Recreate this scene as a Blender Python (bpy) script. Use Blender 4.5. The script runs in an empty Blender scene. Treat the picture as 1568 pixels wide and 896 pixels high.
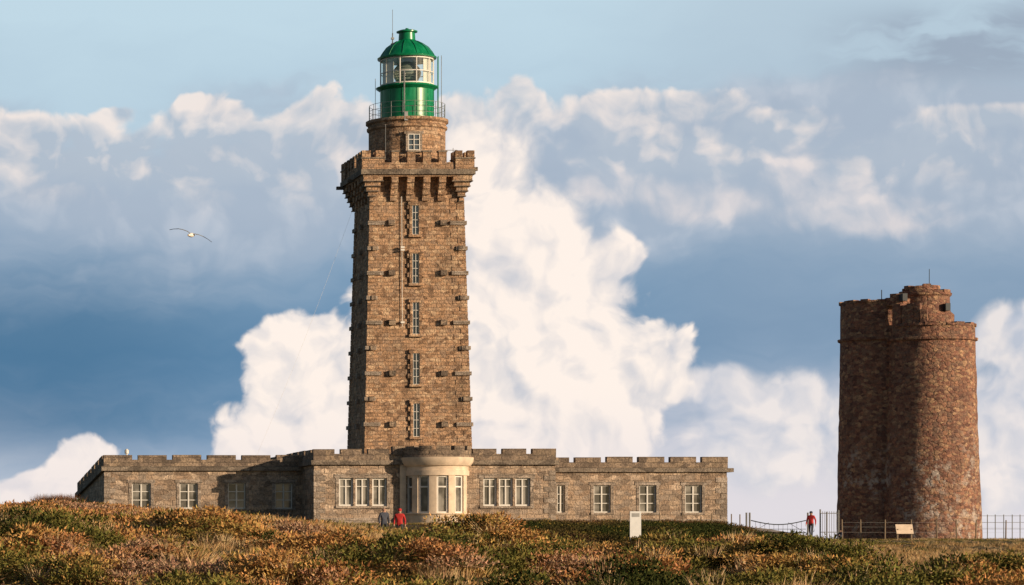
import bpy, bmesh, math, random
import numpy as np
from mathutils import Vector, Matrix
random.seed(4); rng=np.random.RandomState(7)
S=bpy.context.scene
D0=200.0;F=4600.0;VX=-345.0;HY=850.0
def X(px,y): return (px-VX)*(D0+y)/F
def Z(py,y): return (HY-py)*(D0+y)/F
# ------------------------------------------------------------ nodes helper
class NT:
    def __init__(s,nt): s.nt=nt; s.n=nt.nodes; s.l=nt.links
    def put(s,sock,v):
        if isinstance(v,bpy.types.NodeSocket): s.l.new(v,sock)
        elif v is not None: sock.default_value=v
    def m(s,op,a,b=None,c=None,clamp=False):
        n=s.n.new('ShaderNodeMath'); n.operation=op; n.use_clamp=clamp
        s.put(n.inputs[0],a); s.put(n.inputs[1],b); s.put(n.inputs[2],c); return n.outputs[0]
    def v(s,op,a,b=None):
        n=s.n.new('ShaderNodeVectorMath'); n.operation=op
        s.put(n.inputs[0],a)
        if op=='SCALE': s.put(n.inputs[3],b)
        else: s.put(n.inputs[1],b)
        return n.outputs[1] if op in('LENGTH','DISTANCE','DOT_PRODUCT') else n.outputs[0]
    def comb(s,x,y,z=0.0):
        n=s.n.new('ShaderNodeCombineXYZ'); s.put(n.inputs[0],x);s.put(n.inputs[1],y);s.put(n.inputs[2],z); return n.outputs[0]
    def sep(s,v):
        n=s.n.new('ShaderNodeSeparateXYZ'); s.put(n.inputs[0],v); return n.outputs
    def ss(s,x,a,b,c=0.0,d=1.0,lin=False):
        n=s.n.new('ShaderNodeMapRange'); n.interpolation_type='LINEAR' if lin else 'SMOOTHSTEP'
        s.put(n.inputs[0],x);s.put(n.inputs[1],a);s.put(n.inputs[2],b);s.put(n.inputs[3],c);s.put(n.inputs[4],d); return n.outputs[0]
    def noise(s,v,scale,detail=4,rough=.5,dist=0.0,dim='3D',col=False):
        n=s.n.new('ShaderNodeTexNoise'); n.noise_dimensions=dim
        s.put(n.inputs['Vector'],v); n.inputs['Scale'].default_value=scale; n.inputs['Detail'].default_value=detail
        n.inputs['Roughness'].default_value=rough; n.inputs['Distortion'].default_value=dist
        return n.outputs['Color'] if col else n.outputs[0]
    def vor(s,v,scale,detail=0,feature='F1',dim='3D',col=False,rand=1.0,rough=.5):
        n=s.n.new('ShaderNodeTexVoronoi'); n.voronoi_dimensions=dim; n.feature=feature
        s.put(n.inputs['Vector'],v); n.inputs['Scale'].default_value=scale
        n.inputs['Randomness'].default_value=rand
        if 'Detail' in n.inputs: n.inputs['Detail'].default_value=detail; n.inputs['Roughness'].default_value=rough
        return n.outputs['Color'] if col else n.outputs['Distance']
    def mix(s,f,a,b,mode='MIX'):
        n=s.n.new('ShaderNodeMix'); n.data_type='RGBA'; n.blend_type=mode
        s.put(n.inputs[0],f)
        for sock,v in((n.inputs[6],a),(n.inputs[7],b)):
            if isinstance(v,tuple) and len(v)==3: v=v+(1.0,)
            s.put(sock,v)
        return n.outputs[2]
    def ramp(s,f,stops):
        n=s.n.new('ShaderNodeValToRGB'); s.put(n.inputs[0],f); e=n.color_ramp.elements
        while len(e)<len(stops): e.new(.5)
        for i,(p,c) in enumerate(stops):
            e[i].position=p; e[i].color=tuple(c)+(1.0,)
        return n.outputs[0]
def newmat(name):
    m=bpy.data.materials.new(name); m.use_nodes=True
    b=m.node_tree.nodes['Principled BSDF']
    return m,NT(m.node_tree),b
def geo_pos(t):
    return t.n.new('ShaderNodeNewGeometry').outputs['Position']
def bump(t,b,h,strength=.5,dist=.05):
    n=t.n.new('ShaderNodeBump'); n.inputs['Strength'].default_value=strength; n.inputs['Distance'].default_value=dist
    t.put(n.inputs['Height'],h); t.put(b.inputs['Normal'],n.outputs[0])
def plain(name,c,rough=.6,metal=0,var=.15,sc=3.0):
    m,t,b=newmat(name); p=geo_pos(t)
    f=t.noise(p,sc,5,.6)
    f=t.ss(f,.3,.7,1-var,1+var,True)
    b.inputs['Roughness'].default_value=rough; b.inputs['Metallic'].default_value=metal
    cc=t.v('SCALE',tuple(c),f); t.put(b.inputs['Base Color'],cc); return m
def masonry(name,cols,mortar,bw,bh,round_=False,mort=.022,cour=.5,stain=(.10,.08,.06),stain_amt=.45,lichen=0):
    m,t,b=newmat(name); p=geo_pos(t); s=t.sep(p)
    w=t.v('SCALE',t.v('SUBTRACT',t.noise(p,1.7,2,.5,col=True),(.5,.5,.5)),.2)
    pw=t.v('ADD',p,w); q=t.sep(pw)
    cell=t.vor(t.v('MULTIPLY',pw,(1/bw,1/bw,1/bh)),1.0,col=True,rand=.85)
    cellv=t.sep(cell)
    c=t.ramp(cellv[0],[(i/(len(cols)-1)*.9+.05,cc) for i,cc in enumerate(cols)])
    dist=t.vor(t.v('MULTIPLY',pw,(1/bw,1/bw,1/bh)),1.0,rand=.85)
    vm=t.ss(dist,.75,.5)
    if cour:
        uv=t.comb(t.m('ADD',q[0],q[1]),q[2])
        br=t.n.new('ShaderNodeTexBrick'); t.put(br.inputs['Vector'],uv)
        br.inputs['Scale'].default_value=1; br.inputs['Mortar Size'].default_value=mort
        br.inputs['Mortar Smooth'].default_value=.6; br.inputs['Brick Width'].default_value=bw; br.inputs['Row Height'].default_value=bh
        br.inputs['Color1'].default_value=(.6,.6,.6,1); br.inputs['Color2'].default_value=(1.35,1.35,1.35,1); br.inputs['Mortar'].default_value=(.8,.8,.8,1)
        c=t.mix(cour,c,br.outputs['Color'],'MULTIPLY')
        mf=t.m('SUBTRACT',1.0,br.outputs['Fac'])
    else: mf=vm
    c=t.mix(t.m('MULTIPLY',t.m('SUBTRACT',1.0,mf),.5 if cour else .3),c,mortar)
    fine=t.noise(p,8,4,.75)
    c=t.mix(1.0,c,t.v('SCALE',(1,1,1),t.ss(fine,.25,.75,.4,1.65,True)),'MULTIPLY')
    st=t.ss(t.noise(t.v('MULTIPLY',p,(1,1,.35)),.55,5,.65),.47,.72)
    c=t.mix(t.m('MULTIPLY',st,stain_amt),c,stain)
    if lichen:
        lz=t.ss(s[2],10.5,4.5); ln=t.ss(t.noise(p,1.6,6,.7),.48,.62)
        lb=t.ss(t.noise(p,.35,2,.5),.38,.6)
        c=t.mix(t.m('MULTIPLY',t.m('MULTIPLY',lz,ln),t.m('MULTIPLY',lb,lichen)),c,(.55,.5,.46))
    t.put(b.inputs['Base Color'],c); b.inputs['Roughness'].default_value=.9
    h=t.m('ADD',t.m('MULTIPLY',mf,.6),t.m('ADD',t.m('MULTIPLY',cellv[1],.5),fine))
    bump(t,b,h,.9,.1)
    return m
M={}
M['tower']=masonry('tower_granite',[(.22,.135,.085),(.43,.265,.16),(.54,.345,.215),(.33,.225,.16),(.62,.44,.29)],(.34,.24,.165),.36,.25,mort=.03,stain_amt=.4,cour=.2)
M['house']=masonry('house_granite',[(.23,.175,.135),(.38,.275,.20),(.50,.38,.28),(.31,.25,.205),(.60,.47,.36)],(.40,.32,.25),.55,.34,mort=.03,cour=.3,stain_amt=.3)
M['ruin']=masonry('ruin_rubble',[(.15,.075,.058),(.25,.12,.085),(.37,.195,.125),(.21,.13,.10),(.46,.29,.18)],(.22,.15,.11),.30,.19,cour=0,lichen=.9,stain=(.10,.058,.05),stain_amt=.65)
M['quoin']=masonry('quoin_stone',[(.27,.22,.18),(.36,.30,.25),(.42,.36,.31)],(.3,.25,.2),.8,.38,stain_amt=.35)
M['dark']=masonry('weathered_grey_stone',[(.16,.125,.10),(.26,.20,.155),(.36,.275,.2)],(.2,.16,.13),.6,.35,stain_amt=.4)
M['ledge']=masonry('ledge_stone',[(.14,.115,.095),(.23,.19,.155),(.30,.25,.20)],(.2,.17,.14),.9,.5,stain_amt=.3)
M['cream']=plain('cream_limestone',(.72,.59,.46),.8,var=.22,sc=1.6)
M['white']=plain('white_window_paint',(.78,.77,.74),.5,var=.06)
M['roof']=plain('roof_lead',(.15,.15,.16),.7)
M['metal']=plain('galvanised_metal',(.35,.36,.37),.45,.6)
M['darkmetal']=plain('dark_painted_metal',(.06,.07,.08),.5,.3)
M['wood']=plain('weathered_wood',(.22,.17,.12),.85)
M['sign']=plain('sign_panel_white',(.72,.75,.78),.5,var=.05)
def greenmat():
    m,t,b=newmat('green_enamel'); p=geo_pos(t)
    f=t.noise(t.v('MULTIPLY',p,(2,2,.5)),1.5,5,.6)
    c=t.mix(t.ss(f,.35,.7),(.0,.19,.075),(.01,.27,.12)); t.put(b.inputs['Base Color'],c)
    b.inputs['Roughness'].default_value=.3; return m
M['green']=greenmat()
def glassmat(name,c,r=.08,k=.35):
    m,t,b=newmat(name); p=geo_pos(t)
    f=t.noise(t.v('MULTIPLY',p,(.9,.9,.9)),1.0,2,.5)
    cc=t.mix(t.ss(f,.4,.6),c,tuple(x*k for x in c)); t.put(b.inputs['Base Color'],cc)
    b.inputs['Roughness'].default_value=r; b.inputs['Specular IOR Level'].default_value=.8; return m
M['pane']=glassmat('window_glass',(.30,.29,.27))
M['panedark']=glassmat('tower_window_glass',(.09,.12,.15),k=.6)
def lanternglass():
    m=bpy.data.materials.new('lantern_glass'); m.use_nodes=True; t=NT(m.node_tree); t.n.clear()
    o=t.n.new('ShaderNodeOutputMaterial'); mx=t.n.new('ShaderNodeMixShader'); tr=t.n.new('ShaderNodeBsdfTransparent'); g=t.n.new('ShaderNodeBsdfGlossy')
    g.inputs['Roughness'].default_value=.03; tr.inputs[0].default_value=(.92,.96,.94,1); mx.inputs[0].default_value=.10
    t.l.new(tr.outputs[0],mx.inputs[1]); t.l.new(g.outputs[0],mx.inputs[2]); t.l.new(mx.outputs[0],o.inputs[0]); return m
M['lglass']=lanternglass()
def lensmat():
    m,t,b=newmat('fresnel_lens_glass'); p=geo_pos(t); z=t.sep(p)[2]
    f=t.m('SINE',t.m('MULTIPLY',z,38.0)); c=t.mix(t.ss(f,-.5,.5),(.10,.13,.11),(.5,.55,.5)); t.put(b.inputs['Base Color'],c); b.inputs['Roughness'].default_value=.12; b.inputs['Metallic'].default_value=.4; return m
M['lens']=lensmat()
# ------------------------------------------------------------ mesh builder
class MB:
    def __init__(s): s.v=[]; s.f=[]
    def add(s,vs,fs):
        o=len(s.v); s.v+=[tuple(a) for a in vs]; s.f+=[tuple(i+o for i in f) for f in fs]
    def box(s,x0,x1,y0,y1,z0,z1):
        s.hexa([(x0,y0,z0),(x1,y0,z0),(x1,y1,z0),(x0,y1,z0),(x0,y0,z1),(x1,y0,z1),(x1,y1,z1),(x0,y1,z1)])
    def hexa(s,v): s.add(v,[(0,3,2,1),(4,5,6,7),(0,1,5,4),(1,2,6,5),(2,3,7,6),(3,0,4,7)])
    def quad(s,a,b,c,d): s.add([a,b,c,d],[(0,1,2,3)])
    def lathe(s,cx,cy,prof,n=48,jit=0):
        vs=[];fs=[]
        for k,(r,z) in enumerate(prof):
            for i in range(n):
                a=2*math.pi*i/n; vs.append((cx+r*math.sin(a),cy-r*math.cos(a),z))
        m=len(prof)
        for k in range(m-1):
            for i in range(n):
                j=(i+1)%n; fs.append((k*n+i,k*n+j,(k+1)*n+j,(k+1)*n+i))
        fs.append(tuple(reversed(range(n)))); fs.append(tuple((m-1)*n+i for i in range(n)))
        s.add(vs,fs)
    def arc(s,cx,cy,r0,r1,a0,a1,z0,z1,n=6):
        for k in range(n):
            b0=math.radians(a0+(a1-a0)*k/n); b1=math.radians(a0+(a1-a0)*(k+1)/n)
            p=lambda r,b,z:(cx+r*math.sin(b),cy-r*math.cos(b),z)
            s.hexa([p(r1,b0,z0),p(r1,b1,z0),p(r0,b1,z0),p(r0,b0,z0),p(r1,b0,z1),p(r1,b1,z1),p(r0,b1,z1),p(r0,b0,z1)])
    def rod(s,a,b,r,n=6,r2=None):
        a=Vector(a);b=Vector(b);d=(b-a).normalized(); u=d.orthogonal().normalized(); w=d.cross(u); r2=r if r2 is None else r2
        vs=[a+(u*math.cos(2*math.pi*i/n)+w*math.sin(2*math.pi*i/n))*r for i in range(n)]+[b+(u*math.cos(2*math.pi*i/n)+w*math.sin(2*math.pi*i/n))*r2 for i in range(n)]
        s.add(vs,[(i,(i+1)%n,n+(i+1)%n,n+i) for i in range(n)]+[tuple(reversed(range(n))),tuple(range(n,2*n))])
    def ball(s,c,r,n=10,m=7):
        rx,ry,rz=r if isinstance(r,tuple) else (r,r,r)
        vs=[(c[0],c[1],c[2]-rz)]
        for k in range(1,m):
            t=math.pi*k/m
            for i in range(n):
                a=2*math.pi*i/n; vs.append((c[0]+rx*math.sin(t)*math.cos(a),c[1]+ry*math.sin(t)*math.sin(a),c[2]-rz*math.cos(t)))
        vs.append((c[0],c[1],c[2]+rz)); fs=[]
        for i in range(n): fs.append((0,1+(i+1)%n,1+i)); fs.append((len(vs)-1,1+(m-2)*n+i,1+(m-2)*n+(i+1)%n))
        for k in range(m-2):
            for i in range(n): j=(i+1)%n; fs.append((1+k*n+i,1+k*n+j,1+(k+1)*n+j,1+(k+1)*n+i))
        s.add(vs,fs)
    def wall(s,x0,x1,z0,z1,y,holes,dep=.28):
        xs=sorted({x0,x1}|{h[0] for h in holes}|{h[1] for h in holes}); zs=sorted({z0,z1}|{h[2] for h in holes}|{h[3] for h in holes})
        for i in range(len(xs)-1):
            for k in range(len(zs)-1):
                cx=(xs[i]+xs[i+1])/2; cz=(zs[k]+zs[k+1])/2
                if any(h[0]<cx<h[1] and h[2]<cz<h[3] for h in holes): continue
                s.quad((xs[i],y,zs[k]),(xs[i+1],y,zs[k]),(xs[i+1],y,zs[k+1]),(xs[i],y,zs[k+1]))
        for a,b,c,d in holes:
            s.quad((a,y,c),(a,y,d),(a,y+dep,d),(a,y+dep,c)); s.quad((b,y,c),(b,y+dep,c),(b,y+dep,d),(b,y,d))
            s.quad((a,y,c),(a,y+dep,c),(b,y+dep,c),(b,y,c)); s.quad((a,y,d),(b,y,d),(b,y+dep,d),(a,y+dep,d))
    def make(s,name,mat,parent=None,smooth=False,fix=True):
        me=bpy.data.meshes.new(name); me.from_pydata(s.v,[],s.f); me.update()
        if fix:
            bm=bmesh.new(); bm.from_mesh(me); bmesh.ops.recalc_face_normals(bm,faces=bm.faces); bm.to_mesh(me); bm.free()
        me.materials.append(M[mat] if isinstance(mat,str) else mat)
        if smooth:
            me.shade_smooth(); me.set_sharp_from_angle(angle=.6)
        o=bpy.data.objects.new(name,me); S.collection.objects.link(o)
        if parent: o.parent=parent
        return o
def empty(name):
    e=bpy.data.objects.new(name,None); S.collection.objects.link(e); return e
def merlons(mb,x0,x1,y0,y1,z0,z1,n,gap,axis='x'):
    a,b=(x0,x1) if axis=='x' else (y0,y1)
    w=(b-a-gap*(n-1))/n
    for i in range(n):
        s=a+i*(w+gap); e=s+w; h=z1+random.uniform(-.03,.03)
        if axis=='x': mb.box(s,e,y0,y1,z0,h)
        else: mb.box(x0,x1,s,e,z0,h)
def window(fr,gl,x0,x1,z0,z1,y,nx=2,rows=(.34,.67),thick=.05,f=.075,mw=.045):
    gl.quad((x0,y,z0),(x1,y,z0),(x1,y,z1),(x0,y,z1))
    ya,yb=y-.07,y-.004
    fr.box(x0+.004,x0+f,ya,yb,z0+.004,z1-.004); fr.box(x1-f,x1-.004,ya,yb,z0+.004,z1-.004)
    fr.box(x0+f,x1-f,ya,yb,z0+.004,z0+f); fr.box(x0+f,x1-f,ya,yb,z1-f,z1-.004)
    for i in range(1,nx):
        c=x0+(x1-x0)*i/nx; fr.box(c-mw,c+mw,ya-.01,yb,z0+f,z1-f)
    for r in rows:
        c=z0+(z1-z0)*r; fr.box(x0+f,x1-f,ya+.01,yb-.002,c-thick/2,c+thick/2)
def surround(mb,x0,x1,z0,z1,y,w=.2,p=.03,sill=True):
    mb.box(x0-w,x0,y-p,y+.1,z0,z1); mb.box(x1,x1+w,y-p,y+.1,z0,z1)
    mb.box(x0-w-.1,x1+w+.1,y-p-.01,y+.1,z1,z1+w*1.2)
    mb.box(x0-w,x1+w,y-p-.06,y+.1,z0-.14,z0)
def quoins(mb,x,y,z0,z1,sx,sy,h=.36,p=.03):
    z=z0;i=0
    while z+h<=z1+.01:
        lx,ly=(.75,.4) if i%2 else (.4,.75)
        xa,xb=sorted((x-sx*p,x+sx*lx)); ya,yb=sorted((y-sy*p,y+sy*ly))
        mb.box(xa,xb,ya,yb,z,z+h-.02); z+=h;i+=1
# ------------------------------------------------------------ lighthouse building (low)
bld=empty('lighthouse_keepers_building')
G0=1.2
wall=MB();tr=MB();fr=MB();gl=MB();par=MB();roof=MB();qn=MB();cr=MB()
cx0,cx1=X(481,0),X(850,0); wy=4.6
lw=MB();lp=MB();lt=MB()
lx0=X(160,wy); lx1=cx0+.2
holes=[]
for a,b in((202,231),(275,303),(349,376),(421,448)):
    holes.append((X(a,wy),X(b,wy),Z(779,wy),Z(740,wy)))
zc0,zc1=Z(721,wy),Z(714,wy)
lw.wall(lx0,lx1,G0,zc0,wy,holes)
lw.quad((lx0,wy,G0),(lx0,22.5,G0),(lx0,22.5,zc0),(lx0,wy,zc0))
lw.quad((lx0,22.5,G0),(lx1,22.5,G0),(lx1,22.5,zc0),(lx0,22.5,zc0))
lt.box(lx0-.22,lx1,wy-.22,22.7,zc0,zc1)
zp,zm=Z(704,wy),Z(696.5,wy)
lp.box(lx0-.05,lx1,wy-.05,wy+.45,zc1,zp); merlons(lp,lx0-.055,lx1,wy-.055,wy+.455,zp,zm,6,.42)
lp.box(lx0-.05,lx0+.4,wy+.451,22.5,zc1,zp); merlons(lp,lx0-.055,lx0+.405,wy+1.1,22.5,zp,zm,7,.5,'y')
quoins(qn,lx0,wy,G0+.5,zc0,1,1)
for h in holes: window(fr,gl,*h,wy+.2); surround(qn,*h,wy)
for mb in(lw,lp,lt): mb.v=[(x,y,z-max(0,y-wy-.6)*.085 if z>4 else z) for x,y,z in mb.v]
lw.make('left_wing_walls','house',bld); lp.make('left_wing_parapet','dark',bld); lt.make('left_wing_cornice','ledge',bld)
rx1=X(1113,wy); rx0=cx1-.2; holes=[]
for a,b in((853,865),(909,935),(979,1005),(1049,1075)):
    holes.append((X(a,wy),X(b,wy),Z(785,wy),Z(743,wy)))
zc0,zc1=Z(723,wy),Z(717,wy); zp,zm=Z(708,wy),Z(700,wy)
wall.wall(rx0,rx1,G0-1,zc0,wy,holes)
wall.quad((rx1,wy,G0-1),(rx1,22,G0-1),(rx1,22,zc0),(rx1,wy,zc0)); wall.quad((rx0,22,G0-1),(rx1,22,G0-1),(rx1,22,zc0),(rx0,22,zc0))
tr.box(rx0,rx1+.4,wy-.24,22.3,zc0,zc1)
par.box(rx0,rx1+.05,wy-.05,wy+.45,zc1,zp); merlons(par,rx0+.6,rx1+.055,wy-.055,wy+.455,zp,zm,6,.42)
par.box(rx1-.4,rx1+.05,wy+.451,22,zc1,zp)
quoins(qn,rx1,wy,G0+.5,zc0,-1,1)
for h in holes: window(fr,gl,*h,wy+.2); surround(qn,*h,wy)
holes=[]
for a,b in((519,541),(544.5,566),(570,592.5),(740,761),(764,785.5),(789,812)):
    holes.append((X(a,0),X(b,0),Z(775,0),Z(732,0)))
zc0,zc1=Z(712,0),Z(705,0); zp,zm=Z(695,0),Z(687.5,0)
wall.wall(cx0,cx1,G0-.5,zc0,0,holes)
wall.quad((cx0,0,G0),(cx0,18,G0),(cx0,18,zc0),(cx0,0,zc0)); wall.quad((cx1,0,G0),(cx1,18,G0),(cx1,18,zc0),(cx1,0,zc0)); wall.quad((cx0,18,G0),(cx1,18,G0),(cx1,18,zc0),(cx0,18,zc0))
tr.box(cx0-.22,cx1+.22,-.22,18.2,zc0,zc1)
par.box(cx0-.05,cx1+.05,-.05,.45,zc1,zp); par.box(cx0-.05,cx0+.4,.451,18,zc1,zp); par.box(cx1-.4,cx1+.05,.451,18,zc1,zp)
bx=X(669,0)
merlons(par,cx0-.055,X(596,0),-.055,.455,zp,zm,3,.42); merlons(par,X(724,0),cx1+.055,-.055,.455,zp,zm,3,.42)
merlons(par,cx0-.055,cx0+.405,1.0,18,zp,zm,7,.5,'y')
par.box(X(601,0),X(722,0),-.1,.5,zp-.1,Z(690,0)); merlons(par,X(601,0),X(640,0),-.103,.503,Z(690,0),Z(684,0),2,.3)
quoins(qn,cx0,0,G0+.5,zc0,1,1); quoins(qn,cx1,0,G0+.5,zc0,-1,1)
for h in holes: window(fr,gl,*h,.2,rows=(.7,),f=.11)
for i in(0,3):
    a=holes[i][0];b=holes[i+2][1];z0=holes[i][2];z1=holes[i][3]
    surround(qn,a,b,z0,z1,0,.22)
cr.box(X(612,0),X(621,0),-.14,.05,G0,zc0)
roof.box(cx0+.3,cx1-.3,.4,17.8,zc1,zc1+.1); roof.box(rx0,rx1-.3,5,21.8,Z(717,wy),Z(717,wy)+.08)
qn.box(cx0-.04,cx1+.04,-.08,0.0,G0-.5,Z(793,0)); qn.box(cx1,rx1+.02,wy-.08,wy,G0-.5,Z(795,wy))
by=.35;R=2.12
zb0,zb1,zw1,zt=Z(801,0)-.6,Z(786,0),Z(729,0),Z(701,0)
cr.lathe(bx,by,[(R+.08,zb0),(R+.08,zb1-.1),(R+.16,zb1-.09),(R+.16,zb1)],64)
for k in range(-3,3):
    c=k*35+17.5; cr.arc(bx,by,R-.4,R,c-6.5,c+6.5,zb1,zw1,4)
cr.lathe(bx,by,[(R,zw1),(R+.06,zw1+.01),(R+.06,zw1+.35),(R,zw1+.36),(R,zw1+.62),(R+.14,zw1+.66),(R+.32,zw1+.9),(R+.36,zt)],64)
for k in range(-2,3):
    c=k*35; z=[zb1,zw1]
    gl.arc(bx,by,R-.27,R-.24,c-11,c+11,zb1,zw1,4)
    for e in(-1,1): fr.arc(bx,by,R-.235,R-.12,*sorted((c+e*11,c+e*7.6)),zb1,zw1,1)
    for q in(.0,.68,.955): fr.arc(bx,by,R-.235,R-.14,c-7.6,c+7.6,zb1+(zw1-zb1)*q,zb1+(zw1-zb1)*q+.1,4)
par.lathe(bx,by,[(R+.18,zt),(R+.18,zt+.45)],64)
for k in range(-3,4):
    par.arc(bx,by,R-.25,R+.2,k*30-11,k*30+11,zt+.45,Z(684,0),4)
wall.make('walls','house',bld); tr.make('cornices','ledge',bld); fr.make('window_frames','white',bld); gl.make('window_panes','pane',bld)
par.make('battlements','dark',bld); roof.make('flat_roofs','roof',bld); qn.make('dressed_stone_surrounds','quoin',bld); cr.make('bow_window_stonework','cream',bld,True)
vt=MB(); vx=X(194,8); vt.lathe(vx,8,[(.06,6.0),(.06,7.0),(.14,7.02),(.15,7.25),(.05,7.35)],10); vt.make('roof_vent','white',bld,True)
# ------------------------------------------------------------ tower
tw=empty('lighthouse_tower')
tcx=44.13; zb,ztp=Z(690,6),Z(303,6.2)
def half(z): return 3.66+(3.21-3.66)*(z-zb)/(ztp-zb)
def fy(z): return 6.0+.45*(z-zb)/(ztp-zb)
def byk(z): return 12.2-.45*(z-zb)/(ztp-zb)
b=MB(); z0=5.5
def ring(z): h=half(z); return [(tcx-h,fy(z),z),(tcx+h,fy(z),z),(tcx+h,byk(z),z),(tcx-h,byk(z),z)]
b.hexa(ring(z0)+ring(ztp+2)); b.make('shaft','tower',tw)
q=MB(); z=6.6;i=0
while z<ztp-.3:
    h=half(z+.2); f=fy(z+.2); k=byk(z+.2); a,c=(.95,.45) if i%2 else (.5,.85)
    for sx in(-1,1):
        xe=tcx+sx*h; xa,xb=sorted((xe+sx*.035,xe-sx*a))
        q.box(xa,xb,f-.035,f+c,z,z+.36); q.box(xa,xb,k-c,k+.035,z,z+.36)
    z+=.39;i+=1
q.make('corner_quoins','tower',tw)
L=MB(); LB=MB()
for py in(341,380,418,456,494,533,572,611,650):
    i=round((py-341)/38.6); z=Z(py,6.2); h=half(z); f=fy(z); k=byk(z)
    ln=1.0 if i%2==0 else .62
    for sx in(-1,1):
        xe=tcx+sx*h; xa,xb=sorted((xe+sx*.14,xe-sx*ln)); L.box(xa,xb,f-.16,f+.6,z-.13,z+.13)
        L.box(xa,xb,k-.9,k+.16,z-.13,z+.13)
        L.box(*sorted((xe+sx*.22,xe-sx*.1)),f+2.2,f+2.7,z-.2,z+.14)
        if i%2==0:
            xm=tcx+sx*1.78; LB.box(xm-.22,xm+.22,f-.28,f+.1,z-.17,z+.19)
        else:
            LB.box(xe-sx*.35-.15,xe-sx*.35+.15,f-.24,f+.1,z-.15,z+.15)
L.make('corner_ledges','quoin',tw); LB.make('projecting_stones','dark',tw)
wx=tcx-.13; ws=MB();wf=MB();wg=MB()
for a,c in((314,359),(388,434),(463,512),(541,589),(618,669)):
    z1,z0=Z(a,6.2),Z(c,6.2); zm=(z0+z1)/2
    f=fy(zm)-.03; x0,x1=wx-.23,wx+.23
    ws.box(x0-.18,x0,f-.14,f+.2,z0,z1); ws.box(x1,x1+.18,f-.14,f+.2,z0,z1); ws.box(x0-.26,x1+.26,f-.16,f+.2,z1,z1+.25); ws.box(x0-.26,x1+.26,f-.22,f+.2,z0-.18,z0)
    zz=z0+.1;k=0
    while zz<z1-.2:
        if k%2: ws.box(x0-.34,x0-.181,f-.1,f+.2,zz,zz+.3); ws.box(x1+.181,x1+.36,f-.1,f+.2,zz,zz+.3)
        zz+=.33;k+=1
    window(wf,wg,x0,x1,z0,z1,f-.015,nx=2,rows=(.25,.5,.75),thick=.03,f=.03,mw=.013)
ws.make('window_surrounds','tower',tw); wf.make('window_frames','white',tw); wg.make('window_panes','panedark',tw)
ga=MB();gs=MB();gc=MB()
gx0,gx1,gy0,gy1=tcx-3.82,tcx+3.68,5.75,13.15
zs0,zs1=Z(270,5.8),Z(262,5.8); zpar,zmer=Z(249,5.8),Z(233,5.8)
gc.box(gx0,gx1,gy0,gy1,zs0-.02,zs0+.12)
gs.box(gx0-.16,gx1+.16,gy0-.16,gy1+.16,zs0+.12,zs1+.12)
t=.45; zz=zs1+.12
ga.box(gx0,gx1,gy0,gy0+t,zz,zpar); ga.box(gx0,gx1,gy1-t,gy1,zz,zpar); ga.box(gx0,gx0+t,gy0+t,gy1-t,zz,zpar); ga.box(gx1-t,gx1,gy0+t,gy1-t,zz,zpar)
for c0,c1 in((600,611),(624,636),(648,660),(672,684)):
    x0,x1=X(c0,5.75),X(c1,5.75); ga.box(x0,x1,gy0-.004,gy0+t,zpar,zmer); gs.box(x0-.04,x1+.04,gy0-.06,gy0+t+.05,zmer,zmer+.12)
    ga.box(x0,x1,gy1-t,gy1+.004,zpar,zmer)
for k in range(4):
    y0=gy0+2.0+k*1.05; ga.box(gx0-.004,gx0+t,y0,y0+.5,zpar,zmer); ga.box(gx1-t,gx1+.004,y0,y0+.5,zpar,zmer)
    gs.box(gx0-.06,gx0+t+.05,y0-.04,y0+.54,zmer,zmer+.12)
for sx in(0,1):
    for sy in(0,1):
        xa,xb=((gx0-.1,gx0+1.45) if sx==0 else (gx1-1.2,gx1+.1)); ya,yb=((gy0-.1,gy0+1.4) if sy==0 else (gy1-1.4,gy1+.1))
        ga.box(xa,xb,ya,yb,zz+.01,zpar+.25); gs.box(xa-.06,xb+.06,ya-.06,yb+.06,zpar+.25,zpar+.34)
        w=(xb-xa-.35)/2
        for (p0,p1) in((xa,xa+w),(xb-w,xb)):
            for (r0,r1) in((ya,ya+.55),(yb-.55,yb)):
                ga.box(p0,p1,r0,r1,zpar+.34,zmer+.1)
        ex=gx0 if sx==0 else gx1; ey=gy0 if sy==0 else gy1; dx=1 if sx==0 else -1; dy=1 if sy==0 else -1
        for n in range(5):
            zt_=zs0-.02-n*.33; off=.02+n*.13; ln=1.35-n*.14
            xa,xb=sorted((ex+dx*off,ex+dx*ln)); ya,yb=sorted((ey+dy*off,ey+dy*ln)); gc.box(xa,xb,ya,yb,zt_-.27,zt_)
            gs.box(xa-.05,xb+.05,ya-.05,yb+.05,zt_-.33,zt_-.27)
def corbelx(xc,y,dy):
    for n in range(4):
        h0=zs0-.02-n*.4
        yo=y+dy*(.0+n*.15); ya,yb=sorted((yo,y+dy*1.0)); gc.box(xc-.24,xc+.24,ya,yb,h0-.4,h0)
for c in(604,628.5,653,677): corbelx(X(c,6),gy0+.05,1)
for c in(604,628.5,653,677): corbelx(X(c,6),gy1-.05,-1)
for k in range(4):
    yc=gy0+2.1+k*1.07
    for n in range(4):
        h0=zs0-.02-n*.4; gc.box(gx0+.04+n*.15,gx0+1,yc-.24,yc+.24,h0-.4,h0); gc.box(gx1-1,gx1-.04-n*.15,yc-.24,yc+.24,h0-.4,h0)
gs.box(gx0-.55,gx0,gy1-.7,gy1-.4,zs0-.1,zs0+.12); gs.box(gx1,gx1+.4,gy0+.2,gy0+.5,zs1+.05,zs1+.3); gs.box(gx0-.45,gx0,gy0+3.2,gy0+3.5,zs0+.02,zs0+.2)
ga.make('battlement_parapet','tower',tw); gs.make('gallery_string_course','ledge',tw); gc.make('machicolation_corbels','tower',tw)
rl=MB()
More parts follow.
